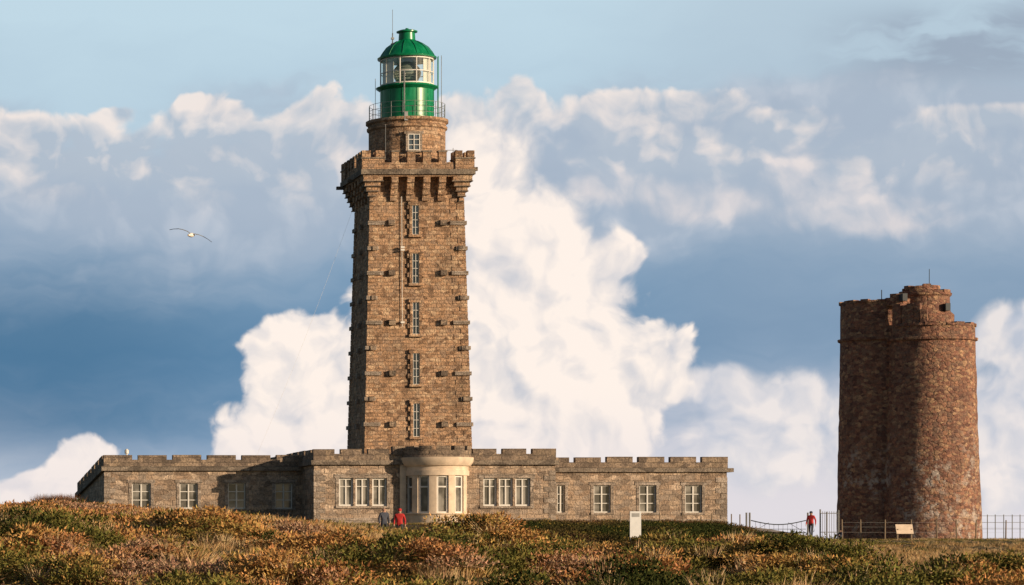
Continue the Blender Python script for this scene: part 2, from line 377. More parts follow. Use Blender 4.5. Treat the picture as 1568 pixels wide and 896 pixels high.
rl.rod((gx1-1.0,gy0+.2,zmer+.15),(X(684,6),gy0+.2,zmer+.15),.02); rl.rod((gx1-1.3,gy0+.2,zpar),(gx1-1.3,gy0+.2,zmer+.3),.02)
dcx,dcy=44.05,9.3; r=2.62
d=MB(); d.lathe(dcx,dcy,[(r,26),(r,29.55)],64); d.make('watch_room_drum','tower',tw,True)
d=MB(); d.lathe(dcx,dcy,[(r,29.45),(r+.12,29.55),(r+.14,29.7),(r+.05,29.75),(r+.05,29.9),(r+.2,30.0),(r+.2,30.2),(r-.3,30.24)],64)
d.make('drum_cornice','tower',tw,True)
wz0,wz1=Z(230,6.6),Z(205,6.6); x=X(634,6.6)
sr=MB();f2=MB();g2=MB(); yy=dcy-r-.03; surround(sr,x-.4,x+.4,wz0,wz1,yy,.16,.06); window(f2,g2,x-.4,x+.4,wz0,wz1,yy,2,(.33,.66),.04,.05,.025)
sr.make('drum_window_surround','quoin',tw); f2.make('drum_window_frame','white',tw); g2.make('drum_window_glass','panedark',tw)
for i in range(20):
    a=2*math.pi*i/20; px,py=dcx+(r-.02)*math.sin(a),dcy-(r-.02)*math.cos(a); rl.rod((px,py,30.2),(px,py,31.3),.02)
    a2=2*math.pi*(i+1)/20; qx,qy=dcx+(r-.02)*math.sin(a2),dcy-(r-.02)*math.cos(a2)
    for zz in(30.55,30.92,31.3): rl.rod((px,py,zz),(qx,qy,zz),.014)
rl.make('gallery_railing','metal',tw)
R1=1.83; lz1=32.55; lz2=34.5
g=MB()
g.lathe(dcx,dcy,[(R1+.12,30.2),(R1+.12,30.4),(R1,30.42),(R1,31.3),(R1+.03,31.31),(R1+.03,31.37),(R1,31.38),(R1,lz1-.25),(R1+.08,lz1-.2),(R1+.28,lz1-.06),(R1+.3,lz1),(R1+.05,lz1+.03),(R1-.02,lz1+.12)],64)
g.lathe(dcx,dcy,[(R1-.02,lz2),(R1+.18,lz2+.02),(R1+.2,lz2+.12),(R1+.06,lz2+.2),(R1-.08,lz2+.42),(R1-.36,lz2+.78),(R1-.75,lz2+1.06),(.72,lz2+1.26),(.62,lz2+1.32),(.58,lz2+1.36),(.55,lz2+1.85),(.72,lz2+1.9),(.72,lz2+1.98),(.5,lz2+2.06),(.12,lz2+2.12),(.1,lz2+2.2)],64)
for i in range(12):
    a=2*math.pi*(i+.3)/12; x,y=dcx+(R1+.01)*math.sin(a),dcy-(R1+.01)*math.cos(a); g.rod((x,y,30.4),(x,y,lz1-.2),.025,6)
    prev=None
    for rr,z in((R1+.07,lz2+.2),(R1-.06,lz2+.43),(R1-.34,lz2+.8),(R1-.73,lz2+1.08),(.72,lz2+1.28)):
        cur=(dcx+rr*math.sin(a),dcy-rr*math.cos(a),z)
        if prev: g.rod(prev,cur,.022,5)
        prev=cur
g.make('lantern_dome_and_gallery_drum','green',tw,True)
lg=MB(); 
n=48;vs=[];fs=[]
for z in(lz1+.1,lz2):
    for i in range(n): a=2*math.pi*i/n; vs.append((dcx+(R1-.06)*math.sin(a),dcy-(R1-.06)*math.cos(a),z))
lg.add(vs,[(i,(i+1)%n,n+(i+1)%n,n+i) for i in range(n)]); lg.make('lantern_glazing','lglass',tw,True)
mu=MB()
for i in range(10):
    a=2*math.pi*(i+.25)/10; x,y=dcx+(R1-.03)*math.sin(a),dcy-(R1-.03)*math.cos(a); mu.rod((x,y,lz1+.05),(x,y,lz2+.02),.045,6)
mu.arc(dcx,dcy,R1-.07,R1,0,360,lz1+.12,lz1+.2,48); mu.arc(dcx,dcy,R1-.07,R1,0,360,lz2-.1,lz2-.02,48); mu.arc(dcx,dcy,R1-.06,R1-.01,0,360,33.5,33.55,48)
mu.make('lantern_mullions','white',tw)
bl=MB(); bl.arc(dcx,dcy,R1-.2,R1-.17,30,95,lz1+.12,lz2,10); bl.arc(dcx,dcy,R1-.2,R1-.17,-110,-45,lz1+.12,lz2-.3,10); bl.make('lantern_curtains','white',tw)
ln=MB(); ln.lathe(dcx,dcy,[(.4,lz1),(.45,lz1+.35),(.75,lz1+.45),(.92,lz1+.75),(.98,lz1+1.0),(.9,lz1+1.3),(.6,lz1+1.65),(.25,lz1+1.8)],28); ln.make('fresnel_lens','lens',tw,True)
la=MB()
for e in(-.16,.16):
    a=math.radians(84)+e/2; x,y=dcx+(R1+.3)*math.sin(a),dcy-(R1+.3)*math.cos(a); la.rod((x,y,30.2),(x,y,lz2+.2),.025)
for k in range(14):
    z=30.4+k*.3; a0=math.radians(84)-.08;a1=math.radians(84)+.08; rr=R1+.3; la.rod((dcx+rr*math.sin(a0),dcy-rr*math.cos(a0),z),(dcx+rr*math.sin(a1),dcy-rr*math.cos(a1),z),.015)
la.make('lantern_ladder','green',tw)
an=MB(); ax=X(602,9); an.rod((ax,9.2,34.5),(ax,9.2,Z(50,9)),.04); an.rod((ax,9.2,Z(50,9)),(ax,9.2,Z(14,9)),.016)
for z in(34.9,35.5,35.9): an.box(ax-.1,ax+.1,9.12,9.28,z,z+.14)
ax2=X(573,9); an.rod((ax2,8.6,30.2),(ax2,8.6,Z(122,9)),.018)
ax3=X(620,7); an.rod((ax3,dcy-R1-.25,29.6),(ax3,dcy-R1-.25,Z(108,7)),.05); an.box(ax3-.12,ax3+.12,dcy-R1-.9,dcy-R1-.6,29.9,30.5)
an.rod((X(672,9),8.2,30.2),(X(672,9),8.2,Z(88,9)),.02)
ax4=X(588,6.5); an.rod((ax4,6.0,zmer-.5),(ax4,6.0,Z(192,6.5)),.018)
an.make('antennas','metal',tw)
ca=MB(); xx=X(616.5,6); pts=[(xx,fy(z)-.12,z) for z in np.linspace(Z(500,6),Z(300,6),5)]
for p0,p1 in zip(pts,pts[1:]): ca.rod(p0,p1,.022)
for py in(380,384,495): ca.box(xx-.13,xx+.13,fy(15)-.25,fy(15)-.02,Z(py,6),Z(py,6)+.12)
ca.make('lightning_conductor','white',tw)
gw=MB(); A=Vector((gx0,gy0+2,Z(300,7.7)));B=Vector((X(392,8),8,Z(700,8)))
pr=A
for i in range(1,17):
    tt=i/16; p=A.lerp(B,tt); p.z-=math.sin(math.pi*tt)*.5; gw.rod(pr,p,.006,4); pr=p
gw.make('guy_wire','white',tw)
# ------------------------------------------------------------ ruin
ru=empty('old_stone_tower')
mx,my=X(1425,8.3),8.3; sx_,sy_=X(1347,10.9),10.9; zs=Z(522,8.3); ztl=Z(463,10)
def rough_lathe(mb,cx,cy,prof,n=64,amp=.05,top=0.0):
    o=len(mb.v); mb.lathe(cx,cy,prof,n)
    for i in range(o,len(mb.v)):
        x,y,z=mb.v[i]; k=1+random.uniform(-amp,amp)*.4
        mb.v[i]=(cx+(x-cx)*k,cy+(y-cy)*k,z)
def fine(prof,st=.5):
    out=[prof[0]]
    for (r0,z0),(r1,z1) in zip(prof,prof[1:]):
        n=max(1,int(abs(z1-z0)/st))
        for k in range(1,n+1): out.append((r0+(r1-r0)*k/n,z0+(z1-z0)*k/n))
    return out
a=MB()
ztm=Z(500,8.3)
rough_lathe(a,mx,my,fine([(3.36,.3),(3.26,3.5),(3.05,9),(2.88,zs),(2.86,ztm)]),64,.03)
rough_lathe(a,sx_,sy_,fine([(2.86,.3),(2.80,4),(2.70,10),(2.62,zs),(2.60,ztl)]),56,.03)
rough_lathe(a,X(1418,8.6),8.8,fine([(1.9,14),(1.9,Z(483,8.6)),(1.66,Z(478,8.6)),(1.6,Z(450,8.6))]),40,.03)
a.make('masonry_walls','ruin',ru,True)
a=MB()
a.lathe(mx,my,[(2.9,zs-.12),(3.05,zs-.05),(3.07,zs+.1),(2.9,zs+.14)],64)
zs2=Z(522,10.9)
a.lathe(sx_,sy_,[(2.64,zs2-.12),(2.78,zs2-.05),(2.8,zs2+.1),(2.64,zs2+.14)],56)
a.lathe(X(1418,8.6),8.8,[(1.6,Z(456,8.6)),(1.74,Z(453,8.6)),(1.76,Z(450,8.6)),(1.6,Z(449,8.6))],40)
def crumble(cx,cy,ro,ri,z,h0,h1,n,arc=(0,360)):
    st=(arc[1]-arc[0])/n
    for k in range(n):
        a.arc(cx,cy,ri+random.uniform(-.03,.03),ro+random.uniform(-.05,.06),arc[0]+k*st,arc[0]+(k+1)*st-.6,z-.1,z+random.uniform(h0,h1),2)
crumble(mx,my,2.93,2.3,ztm,.02,.16,26)
crumble(sx_,sy_,2.65,2.1,ztl,.05,.14,30)
crumble(X(1418,8.6),8.8,1.68,1.2,Z(450,8.6),.12,.25,14)
crumble(X(1410,8.6),8.6,1.25,.6,Z(443,8.6),.0,.3,7,(-110,60))
crumble(X(1374,8.6),8.4,.85,.3,ztl-.3,.35,.75,6)
crumble(mx,my,2.9,2.4,ztm,1.0,1.5,6,(-80,-25))
a.make('crumbling_parapet','ruin',ru)
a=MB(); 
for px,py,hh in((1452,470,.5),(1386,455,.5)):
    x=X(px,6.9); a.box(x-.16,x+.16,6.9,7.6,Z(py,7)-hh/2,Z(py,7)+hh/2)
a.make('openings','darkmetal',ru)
a=MB(); a.rod((X(1423,8.8),8.8,18),(X(1423,8.8),8.8,Z(412,8.8)),.022); a.rod((X(1350,8.8),8.8,17),(X(1350,8.8),8.8,Z(444,8.8)),.03); a.make('mast','darkmetal',ru)
# ------------------------------------------------------------ terrain
G=rng.rand(256,256)
def vn(x,y,s,seed=0):
    u=np.asarray(x)/s+seed*17.3+500; v=np.asarray(y)/s+seed*9.1+500
    i=np.floor(u).astype(int); j=np.floor(v).astype(int); a=u-i;b=v-j; a=a*a*(3-2*a); b=b*b*(3-2*b)
    g=lambda p,q:G[p%256,q%256]
    return (g(i,j)*(1-a)+g(i+1,j)*a)*(1-b)+(g(i,j+1)*(1-a)+g(i+1,j+1)*a)*b
CC=[(-500,768),(-300,766),(0,766),(60,762),(150,764),(250,775),(330,779),(400,791),(480,802),(560,809),(640,812),(720,818),(780,826),(830,838),(900,848),(1000,851),(1060,853),(1130,853),(1200,851),(1300,847),(1400,843),(1568,842),(2200,842)]
cxs=[(c+345)*165/F for c,_ in CC]; czs=[(HY-p-15)*165/F for _,p in CC]
sm=lambda t:(lambda q:q*q*(3-2*q))(np.clip(t,0,1))
def hgt(x,y):
    x=np.asarray(x,float);y=np.asarray(y,float);d=y+200
    crest=np.interp(x,cxs,czs); plat=np.interp(x,[48,60,64,67,71],[2.0,1.95,1.75,1.1,1.0])
    near=-1.9+0*x
    t1=np.clip((d-88)/(165-88),0,1); t1=.3*t1+.7*sm(t1)
    z=near+(crest-near)*t1
    t2=sm((d-168)/(198-168)); z=z*(1-t2)+plat*t2
    dip=np.exp(-((d-180)/6)**2)*.7*sm((56-x)/8); z=z-dip
    am=sm((d-70)/30)*(1-sm((d-178)/12))
    am2=1-.75*sm((d-128)/16)
    z=z+am*((vn(x,y,11,1)-.5)*1.3+(vn(x,y,4.6,6)-.5)*1.6+(vn(x,y,1.9,2)-.5)*.7)*am2
    far=np.clip((d-262)/150,0,1); z=z-far**1.5*60
    side=np.clip((-90-x)/150,0,1)+np.clip((x-190)/150,0,1); z=z-side*45*sm((d-150)/60)
    return z
def axis(segs):
    out=[]
    for a,b_,s in segs: out+=list(np.arange(a,b_,s))
    return np.array(out)
xs=axis([(-400,-40,15),(-40,0,3),(0,90,.6),(90,150,3),(150,500,15)]); ys=axis([(-330,-200,15),(-200,-110,2),(-110,10,.6),(10,70,4),(70,260,12)])
XX,YY=np.meshgrid(xs,ys); ZZ=hgt(XX,YY)
nx,ny=len(xs),len(ys)
vv=np.stack([XX,YY,ZZ],-1).reshape(-1,3)
idx=np.arange(nx*ny).reshape(ny,nx)
q=np.stack([idx[:-1,:-1],idx[:-1,1:],idx[1:,1:],idx[1:,:-1]],-1).reshape(-1,4)
me=bpy.data.meshes.new('ground'); me.from_pydata(vv.tolist(),[],q.tolist()); me.update(); me.shade_smooth()
m,t,bs=newmat('heath_soil'); p=geo_pos(t)
c=t.mix(t.ss(t.noise(p,.5,6,.65),.4,.6),(.045,.05,.018),(.10,.06,.03)); c=t.mix(t.ss(t.noise(p,3,6,.7),.45,.65),c,(.08,.08,.03)); t.put(bs.inputs['Base Color'],c); bs.inputs['Roughness'].default_value=1
bump(t,bs,t.noise(p,4,8,.7),1,.2); me.materials.append(m)
o=bpy.data.objects.new('ground',me); S.collection.objects.link(o)
s_=MB(); s_.quad((-30000,-30000,-55),(30000,-30000,-55),(30000,30000,-55),(-30000,30000,-55))
m,t,bs=newmat('sea_water'); bs.inputs['Base Color'].default_value=(.02,.06,.09,1); bs.inputs['Roughness'].default_value=.15; bump(t,bs,t.noise(geo_pos(t),.08,6,.6),.5,2); s_.make('sea',m,fix=False)
m,t,bs=newmat('gravel_path'); c=t.mix(t.noise(geo_pos(t),4,6,.7),(.24,.21,.185),(.50,.44,.38)); t.put(bs.inputs['Base Color'],c); bs.inputs['Roughness'].default_value=1
pth=[(X(1060,-25),-26),(X(1085,-19),-19),(X(1120,-13),-13),(X(1170,-8),-8),(X(1230,-4),-4),(X(1300,-2),-2),(X(1345,1),1),(X(1420,3),3),(X(1600,3),3)]
pm=MB(); P=[]
for i in range(len(pth)-1):
    for k in range(8):
        tt=k/8; P.append((pth[i][0]*(1-tt)+pth[i+1][0]*tt,pth[i][1]*(1-tt)+pth[i+1][1]*tt))
rows=[]
for i,(x,y) in enumerate(P):
    row=[]; wd=.38 if y<-9 else 1.0
    for k in range(5):
        yy=y+(k-2)*wd; row.append((x-(k-2)*.2,yy,float(hgt(x-(k-2)*.2,yy))+.06))
    rows.append(row)
for r0,r1 in zip(rows,rows[1:]):
    for k in range(4): pm.quad(r0[k],r1[k],r1[k+1],r0[k+1])
pm.make('path',m)
pa=np.array(P)
# ------------------------------------------------------------ vegetation
def templ(kind,K):
    T=[]
    g=random.gauss
    lobes=[Vector((g(0,.22),g(0,.22),random.uniform(0,.12))) for _ in range(4)]
    for i in range(K):
        if kind in('heather','gorse'):
            lo=random.choice(lobes); u=random.random(); a=random.random()*6.283; ph=math.acos(1-u)
            rd=.30 if kind=='heather' else .34
            c=lo+Vector((math.sin(ph)*math.cos(a)*rd,math.sin(ph)*math.sin(a)*rd,math.cos(ph)*rd*(1.0 if kind=='heather' else 1.35)))*random.uniform(.6,1.05)
            nr=(c-lo).normalized()
            up=(nr*1.0+Vector((g(0,.5),g(0,.5),g(0,.4)+.35))).normalized(); sd=up.cross(Vector((g(0,1),g(0,1),g(0,1)))).normalized(); s=random.uniform(.03,.065)
            T+=[c-sd*s*.5,c+sd*s*.5,c+up*s*2.0]
        else:
            a=random.random()*6.283; r=random.random()**.5*.32; c=Vector((r*math.cos(a),r*math.sin(a),0)); b2=random.random()*6.283
            l=random.uniform(.3,.7); ln=Vector((math.cos(a)*random.uniform(.1,.7)+.25,math.sin(a)*random.uniform(.1,.7),.9)).normalized()*l
            sd=Vector((math.cos(b2),math.sin(b2),0))*.016
            T+=[c-sd,c+sd,c+ln]
    return np.array([list(v) for v in T])
TM={'heather':[templ('heather',100) for _ in range(5)],'grass':[templ('grass',60) for _ in range(5)],'gorse':[templ('gorse',105) for _ in range(5)]}
PAL={'rust':(.43,.215,.09),'brown':(.19,.105,.06),'ochre':(.52,.32,.12),'green':(.19,.175,.05),'dkgreen':(.045,.055,.018),'tan':(.60,.44,.26),'mauve':(.42,.27,.18),'olive':(.28,.21,.06)}
def build_veg(name,pts):
    V=[];C=[]
    for kind in TM:
        for ti,T in enumerate(TM[kind]):
            sel=[p for k,p in enumerate(pts) if p[3]==kind and k%5==ti]
            if not sel: continue
            A=np.array([[p[0],p[1],p[2],p[4],p[5]]+list(p[6]) for p in sel]); n=len(A); K=len(T)
            th=rng.rand(n)*6.283; cs,sn=np.cos(th)[:,None],np.sin(th)[:,None]
            x=(T[None,:,0]*cs-T[None,:,1]*sn)*A[:,3:4]; y=(T[None,:,0]*sn+T[None,:,1]*cs)*A[:,3:4]; z=T[None,:,2]*A[:,4:5]
            V.append(np.stack([x+A[:,0:1],y+A[:,1:2],z+A[:,2:3]],-1).reshape(-1,3))
            jt=np.repeat(rng.uniform(.6,1.4,(n,K//3)),3,axis=1)[:,:,None]
            hue=np.repeat(rng.uniform(-.1,.1,(n,K//3)),3,axis=1)
            col=A[:,None,5:8]*jt; col=np.clip(col,0.005,.9); col[:,:,0]*=1+hue; col[:,:,1]*=1-hue*.6
            C.append(np.concatenate([col,np.ones((n,K,1))],-1).reshape(-1,4))
    V=np.concatenate(V);C=np.concatenate(C); n=len(V)
    me=bpy.data.meshes.new(name); me.vertices.add(n); me.vertices.foreach_set('co',V.astype('f').ravel())
    me.loops.add(n); me.loops.foreach_set('vertex_index',np.arange(n,dtype='i')); me.polygons.add(n//3); me.polygons.foreach_set('loop_start',np.arange(0,n,3,dtype='i'))
    me.update(calc_edges=True)
    at=me.color_attributes.new('Col','FLOAT_COLOR','POINT'); at.data.foreach_set('color',C.astype('f').ravel())
    me.materials.append(VM); o=bpy.data.objects.new(name,me); S.collection.objects.link(o); return o
VM=bpy.data.materials.new('heath_foliage'); VM.use_nodes=True; t=NT(VM.node_tree); t.n.clear()
at=t.n.new('ShaderNodeVertexColor'); at.layer_name='Col'; df=t.n.new('ShaderNodeBsdfDiffuse'); ou=t.n.new('ShaderNodeOutputMaterial'); t.l.new(at.outputs[0],df.inputs[0]); t.l.new(df.outputs[0],ou.inputs[0])
N=15500
y=np.where(rng.rand(N)<.6,rng.uniform(-110,-12,N),rng.uniform(-60,-12,N)); x=rng.uniform(230,2050,N)*(y+200)/F
mc=[]
for i in range(280):
    my_=rng.uniform(-106,-60); mx_=rng.uniform(230,2050)*(my_+200)/F
    R_=random.uniform(.7,1.8); mc.append((mx_,my_,R_))
ex=[];ey=[];ez=[]
for mx_,my_,R_ in mc:
    for k in range(int(11*R_*R_)+4):
        a=random.random()*6.283; r_=random.random()**.5*R_; ex.append(mx_+r_*math.cos(a)*1.3); ey.append(my_+r_*math.sin(a)); ez.append(.62*R_*(1-(r_/R_)**2)*min(1,max(.2,(-my_-56)/22)))
x=np.concatenate([x,ex]);y=np.concatenate([y,ey]); zo=np.concatenate([np.zeros(N),ez])
mo=np.concatenate([np.zeros(N,int)-1,np.concatenate([[j]*(int(11*m_[2]**2)+4) for j,m_ in enumerate(mc)]).astype(int)])
z=hgt(x,y)+zo
n1=vn(x,y,13,3);n2=vn(x,y,4.5,4);n3=vn(x,y,1.5,5); m1=vn(x,y,9,9); m2=vn(x,y,3,10)
col=x*F/(y+200)-345
def mixc(a,b,f): return tuple(p*(1-f)+q*f for p,q in zip(a,b))
out=[]
for i in range(len(x)):
    if np.min((pa[:,0]-x[i])**2+(pa[:,1]-y[i])**2)<1.2: continue
    v=n1[i]*.42+n2[i]*.40+n3[i]*.18+random.gauss(0,.025); right=max(0,min(1,(col[i]-880)/300))
    near=max(0,min(1,(-52-y[i])/40))
    w=.5*m1[i]+.5*m2[i]+random.gauss(0,.05)
    v+=.09*near-.04*(1-near)-.02*right
    if mo[i]>=0: v+=((mo[i]*37)%17/17-.5)*.34; w=0
    if w>.62-.2*right: kind='grass'; c=mixc(PAL['tan'],PAL['ochre'],random.random()*.8)
    elif v<.36: kind='gorse'; c=mixc(PAL['dkgreen'],PAL['green'],max(0,min(1,(v-.20)/.16)))
    elif v<.50: kind='heather'; c=mixc(PAL['green'],PAL['ochre'],max(0,min(1,(v-.37)/.13)))
    elif v<.62: kind='heather'; c=mixc(PAL['ochre'],PAL['rust'],(v-.50)/.12)
    else: kind='heather'; c=mixc(PAL['rust'],PAL['mauve'],min(1,(v-.62)/.1))
    if random.random()<.07: c=PAL['dkgreen']
    if random.random()<.08: c=PAL['tan']; kind='grass'
    s=random.uniform(.9,1.5)*(1.3 if kind!='grass' else 1.05); h=s*random.uniform(.5,.9)
    if y[i]>-55: h*=.75
    if y[i]>-24: s*=.75;h*=.6
    out.append((x[i],y[i],z[i]-.08,kind,s,h,c))
for i in range(1800):
    xx=rng.uniform(X(735,-8),X(1128,-8)); yy=rng.uniform(-15,-3.0)
    w=vn(xx,yy,3,8)
    if xx<X(790,-8) and yy<-7: continue
    c=mixc(PAL['dkgreen'],PAL['brown'],max(0,min(1,(w-.45)*3))); c=PAL['olive'] if random.random()<.08 else c
    s=random.uniform(.8,1.3); out.append((xx,yy,float(hgt(xx,yy))-.1,'gorse',s,s*.75,c))
for i in range(1500):
    xx=rng.uniform(X(1125,0),X(1650,0)); yy=rng.uniform(-14,8)
    if np.min((pa[:,0]-xx)**2+(pa[:,1]-yy)**2)<3.4: continue
    out.append((xx,yy,float(hgt(xx,yy))-.05,'grass',.55,.22 if yy<-3 else .35,PAL[random.choice(['tan','olive','green'])]))
for i in range(700):
    xx=rng.uniform(X(470,0),X(1120,4)); yy=rng.uniform(-3,-.6) 
    out.append((xx,yy,float(hgt(xx,yy))-.05,'grass',.6,.35,PAL[random.choice(['tan','olive','green'])]))
for i in range(60):
    yy=-33+random.uniform(-2,2); xx=X(random.uniform(60,118),yy); out.append((xx,yy,float(hgt(xx,yy)),'grass',1.1,1.4,PAL['brown']))
build_veg('heath_vegetation',out)
# ------------------------------------------------------------ small objects
def gz(x,y): return float(hgt(x,y))
e=empty('information_sign'); y=-16; x0,x1=X(964.5,y),X(981.5,y); g0=gz(x0,y); zt_=Z(783,y); zb_=Z(823,y)
a=MB(); a.box(x0,x1,y-.03,y+.02,zb_,zt_); a.make('panel','sign',e)
a=MB(); a.rod((x0+.04,y+.06,g0-.3),(x0+.04,y+.06,zt_),.035); a.rod((x1-.04,y+.06,g0-.3),(x1-.04,y+.06,zt_),.035); a.box(x0+.1,x1-.1,y-.034,y-.031,zt_-.35,zt_-.12); a.make('posts','metal',e)
e=empty('information_board'); y=-3; x0,x1=X(1371,y),X(1397,y); g0=gz(x0,y); a=MB()
zt_=Z(803,y); a.hexa([(x0,y-.25,zt_-.62),(x1,y-.25,zt_-.62),(x1,y-.2,zt_-.62),(x0,y-.2,zt_-.62),(x0,y,zt_),(x1,y,zt_),(x1,y+.05,zt_),(x0,y+.05,zt_)]); a.make('board','cream',e)
a=MB(); 
for xx in(x0+.1,x1-.1): a.box(xx-.05,xx+.05,y-.15,y-.05,g0-.2,zt_-.3)
a.make('legs','wood',e)
e=empty('metal_gate'); y=3; a=MB(); x0,x1=X(1150,y),X(1234,y); g0=gz(x0,y); zt_=Z(797,y); zl=Z(816,y)
K=12
for i in range(K):
    f=lambda i:(x0+(x1-x0)*i/K,y,zt_-.28*math.sin(math.pi*i/K)); a.rod(f(i),f(i+1),.035)
a.rod((x0,y,zl),(x1,y,zl),.035); a.rod((x0,y,zl+.25),(x1,y,zl+.25),.018)
for i in range(1,K):
    a.rod((x0+(x1-x0)*i/K,y,zl),(x0+(x1-x0)*i/K,y,zt_-.28*math.sin(math.pi*i/K)),.01)
a.rod((x0,y,zl),(x0+1.2,y,zt_-.15),.015); a.rod((x1,y,zl),(x1-1.2,y,zt_-.15),.015); a.make('leaf','darkmetal',e)
a=MB()
for xx in(X(1143,y),X(1148,y),X(1237,y)): a.rod((xx,y,g0-.3),(xx,y,Z(785,y)),.06)
a.make('posts','metal',e)
e=empty('side_gate'); a=MB(); y=4; x0,x1=X(1256,y),X(1284,y)
for i in range(9):
    xx=x0+(x1-x0)*i/8; a.rod((xx,y,.9),(xx,y,Z(783,y)),.016)
a.rod((x0,y,Z(786,y)),(x1,y,Z(786,y)),.025); a.rod((x0,y,Z(815,y)),(x1,y,Z(815,y)),.025); a.rod((x0,y,.8),(x0,y,Z(780,y)),.05); a.rod((x1-.9,y-.3,.8),(x1-.9,y-.3,Z(784,y)),.05); a.rod((x1,y,.8),(x1,y,Z(781,y)),.05)
a.make('bars','metal',e)
e=empty('wire_fence'); a=MB(); b=MB(); pv=None
for px in(1290,1318,1355,1395,1435,1465,1494,1540,1590,1650):
    y=-1.5 if px<1500 else 2; xx=X(px,y); g=gz(xx,y); a.rod((xx,y,g-.2),(xx+random.uniform(-.05,.05),y,g+1.35),.05,6,.04)
    if pv:
        for h in(.5,.85,1.15): b.rod((pv[0],pv[1],pv[2]+h),(xx,y,g+h),.004,4)
    pv=(xx,y,g)
a.make('posts','wood',e); b.make('wires','metal',e)
e=empty('boundary_fence'); a=MB(); b=MB(); pv=None
for px in(1500,1512,1524,1537,1550,1562,1575,1590):
    y=12; xx=X(px,y); a.rod((xx,y,.8),(xx,y,Z(788,y)),.03)
    if pv is not None:
        for zz in(Z(790,y),Z(800,y),Z(810,y)): b.rod((pv,y,zz),(xx,y,zz),.014)
    pv=xx
a.make('posts','metal',e); b.make('rails','metal',e)
e=empty('hedge_stakes'); a=MB()
for px in(905,950,1010,1045,1090,1120,1133):
    y=-6; xx=X(px,y); g=gz(xx,y); a.rod((xx,y,g-.1),(xx,y,g+.9),.035)
a.make('stakes','wood',e)
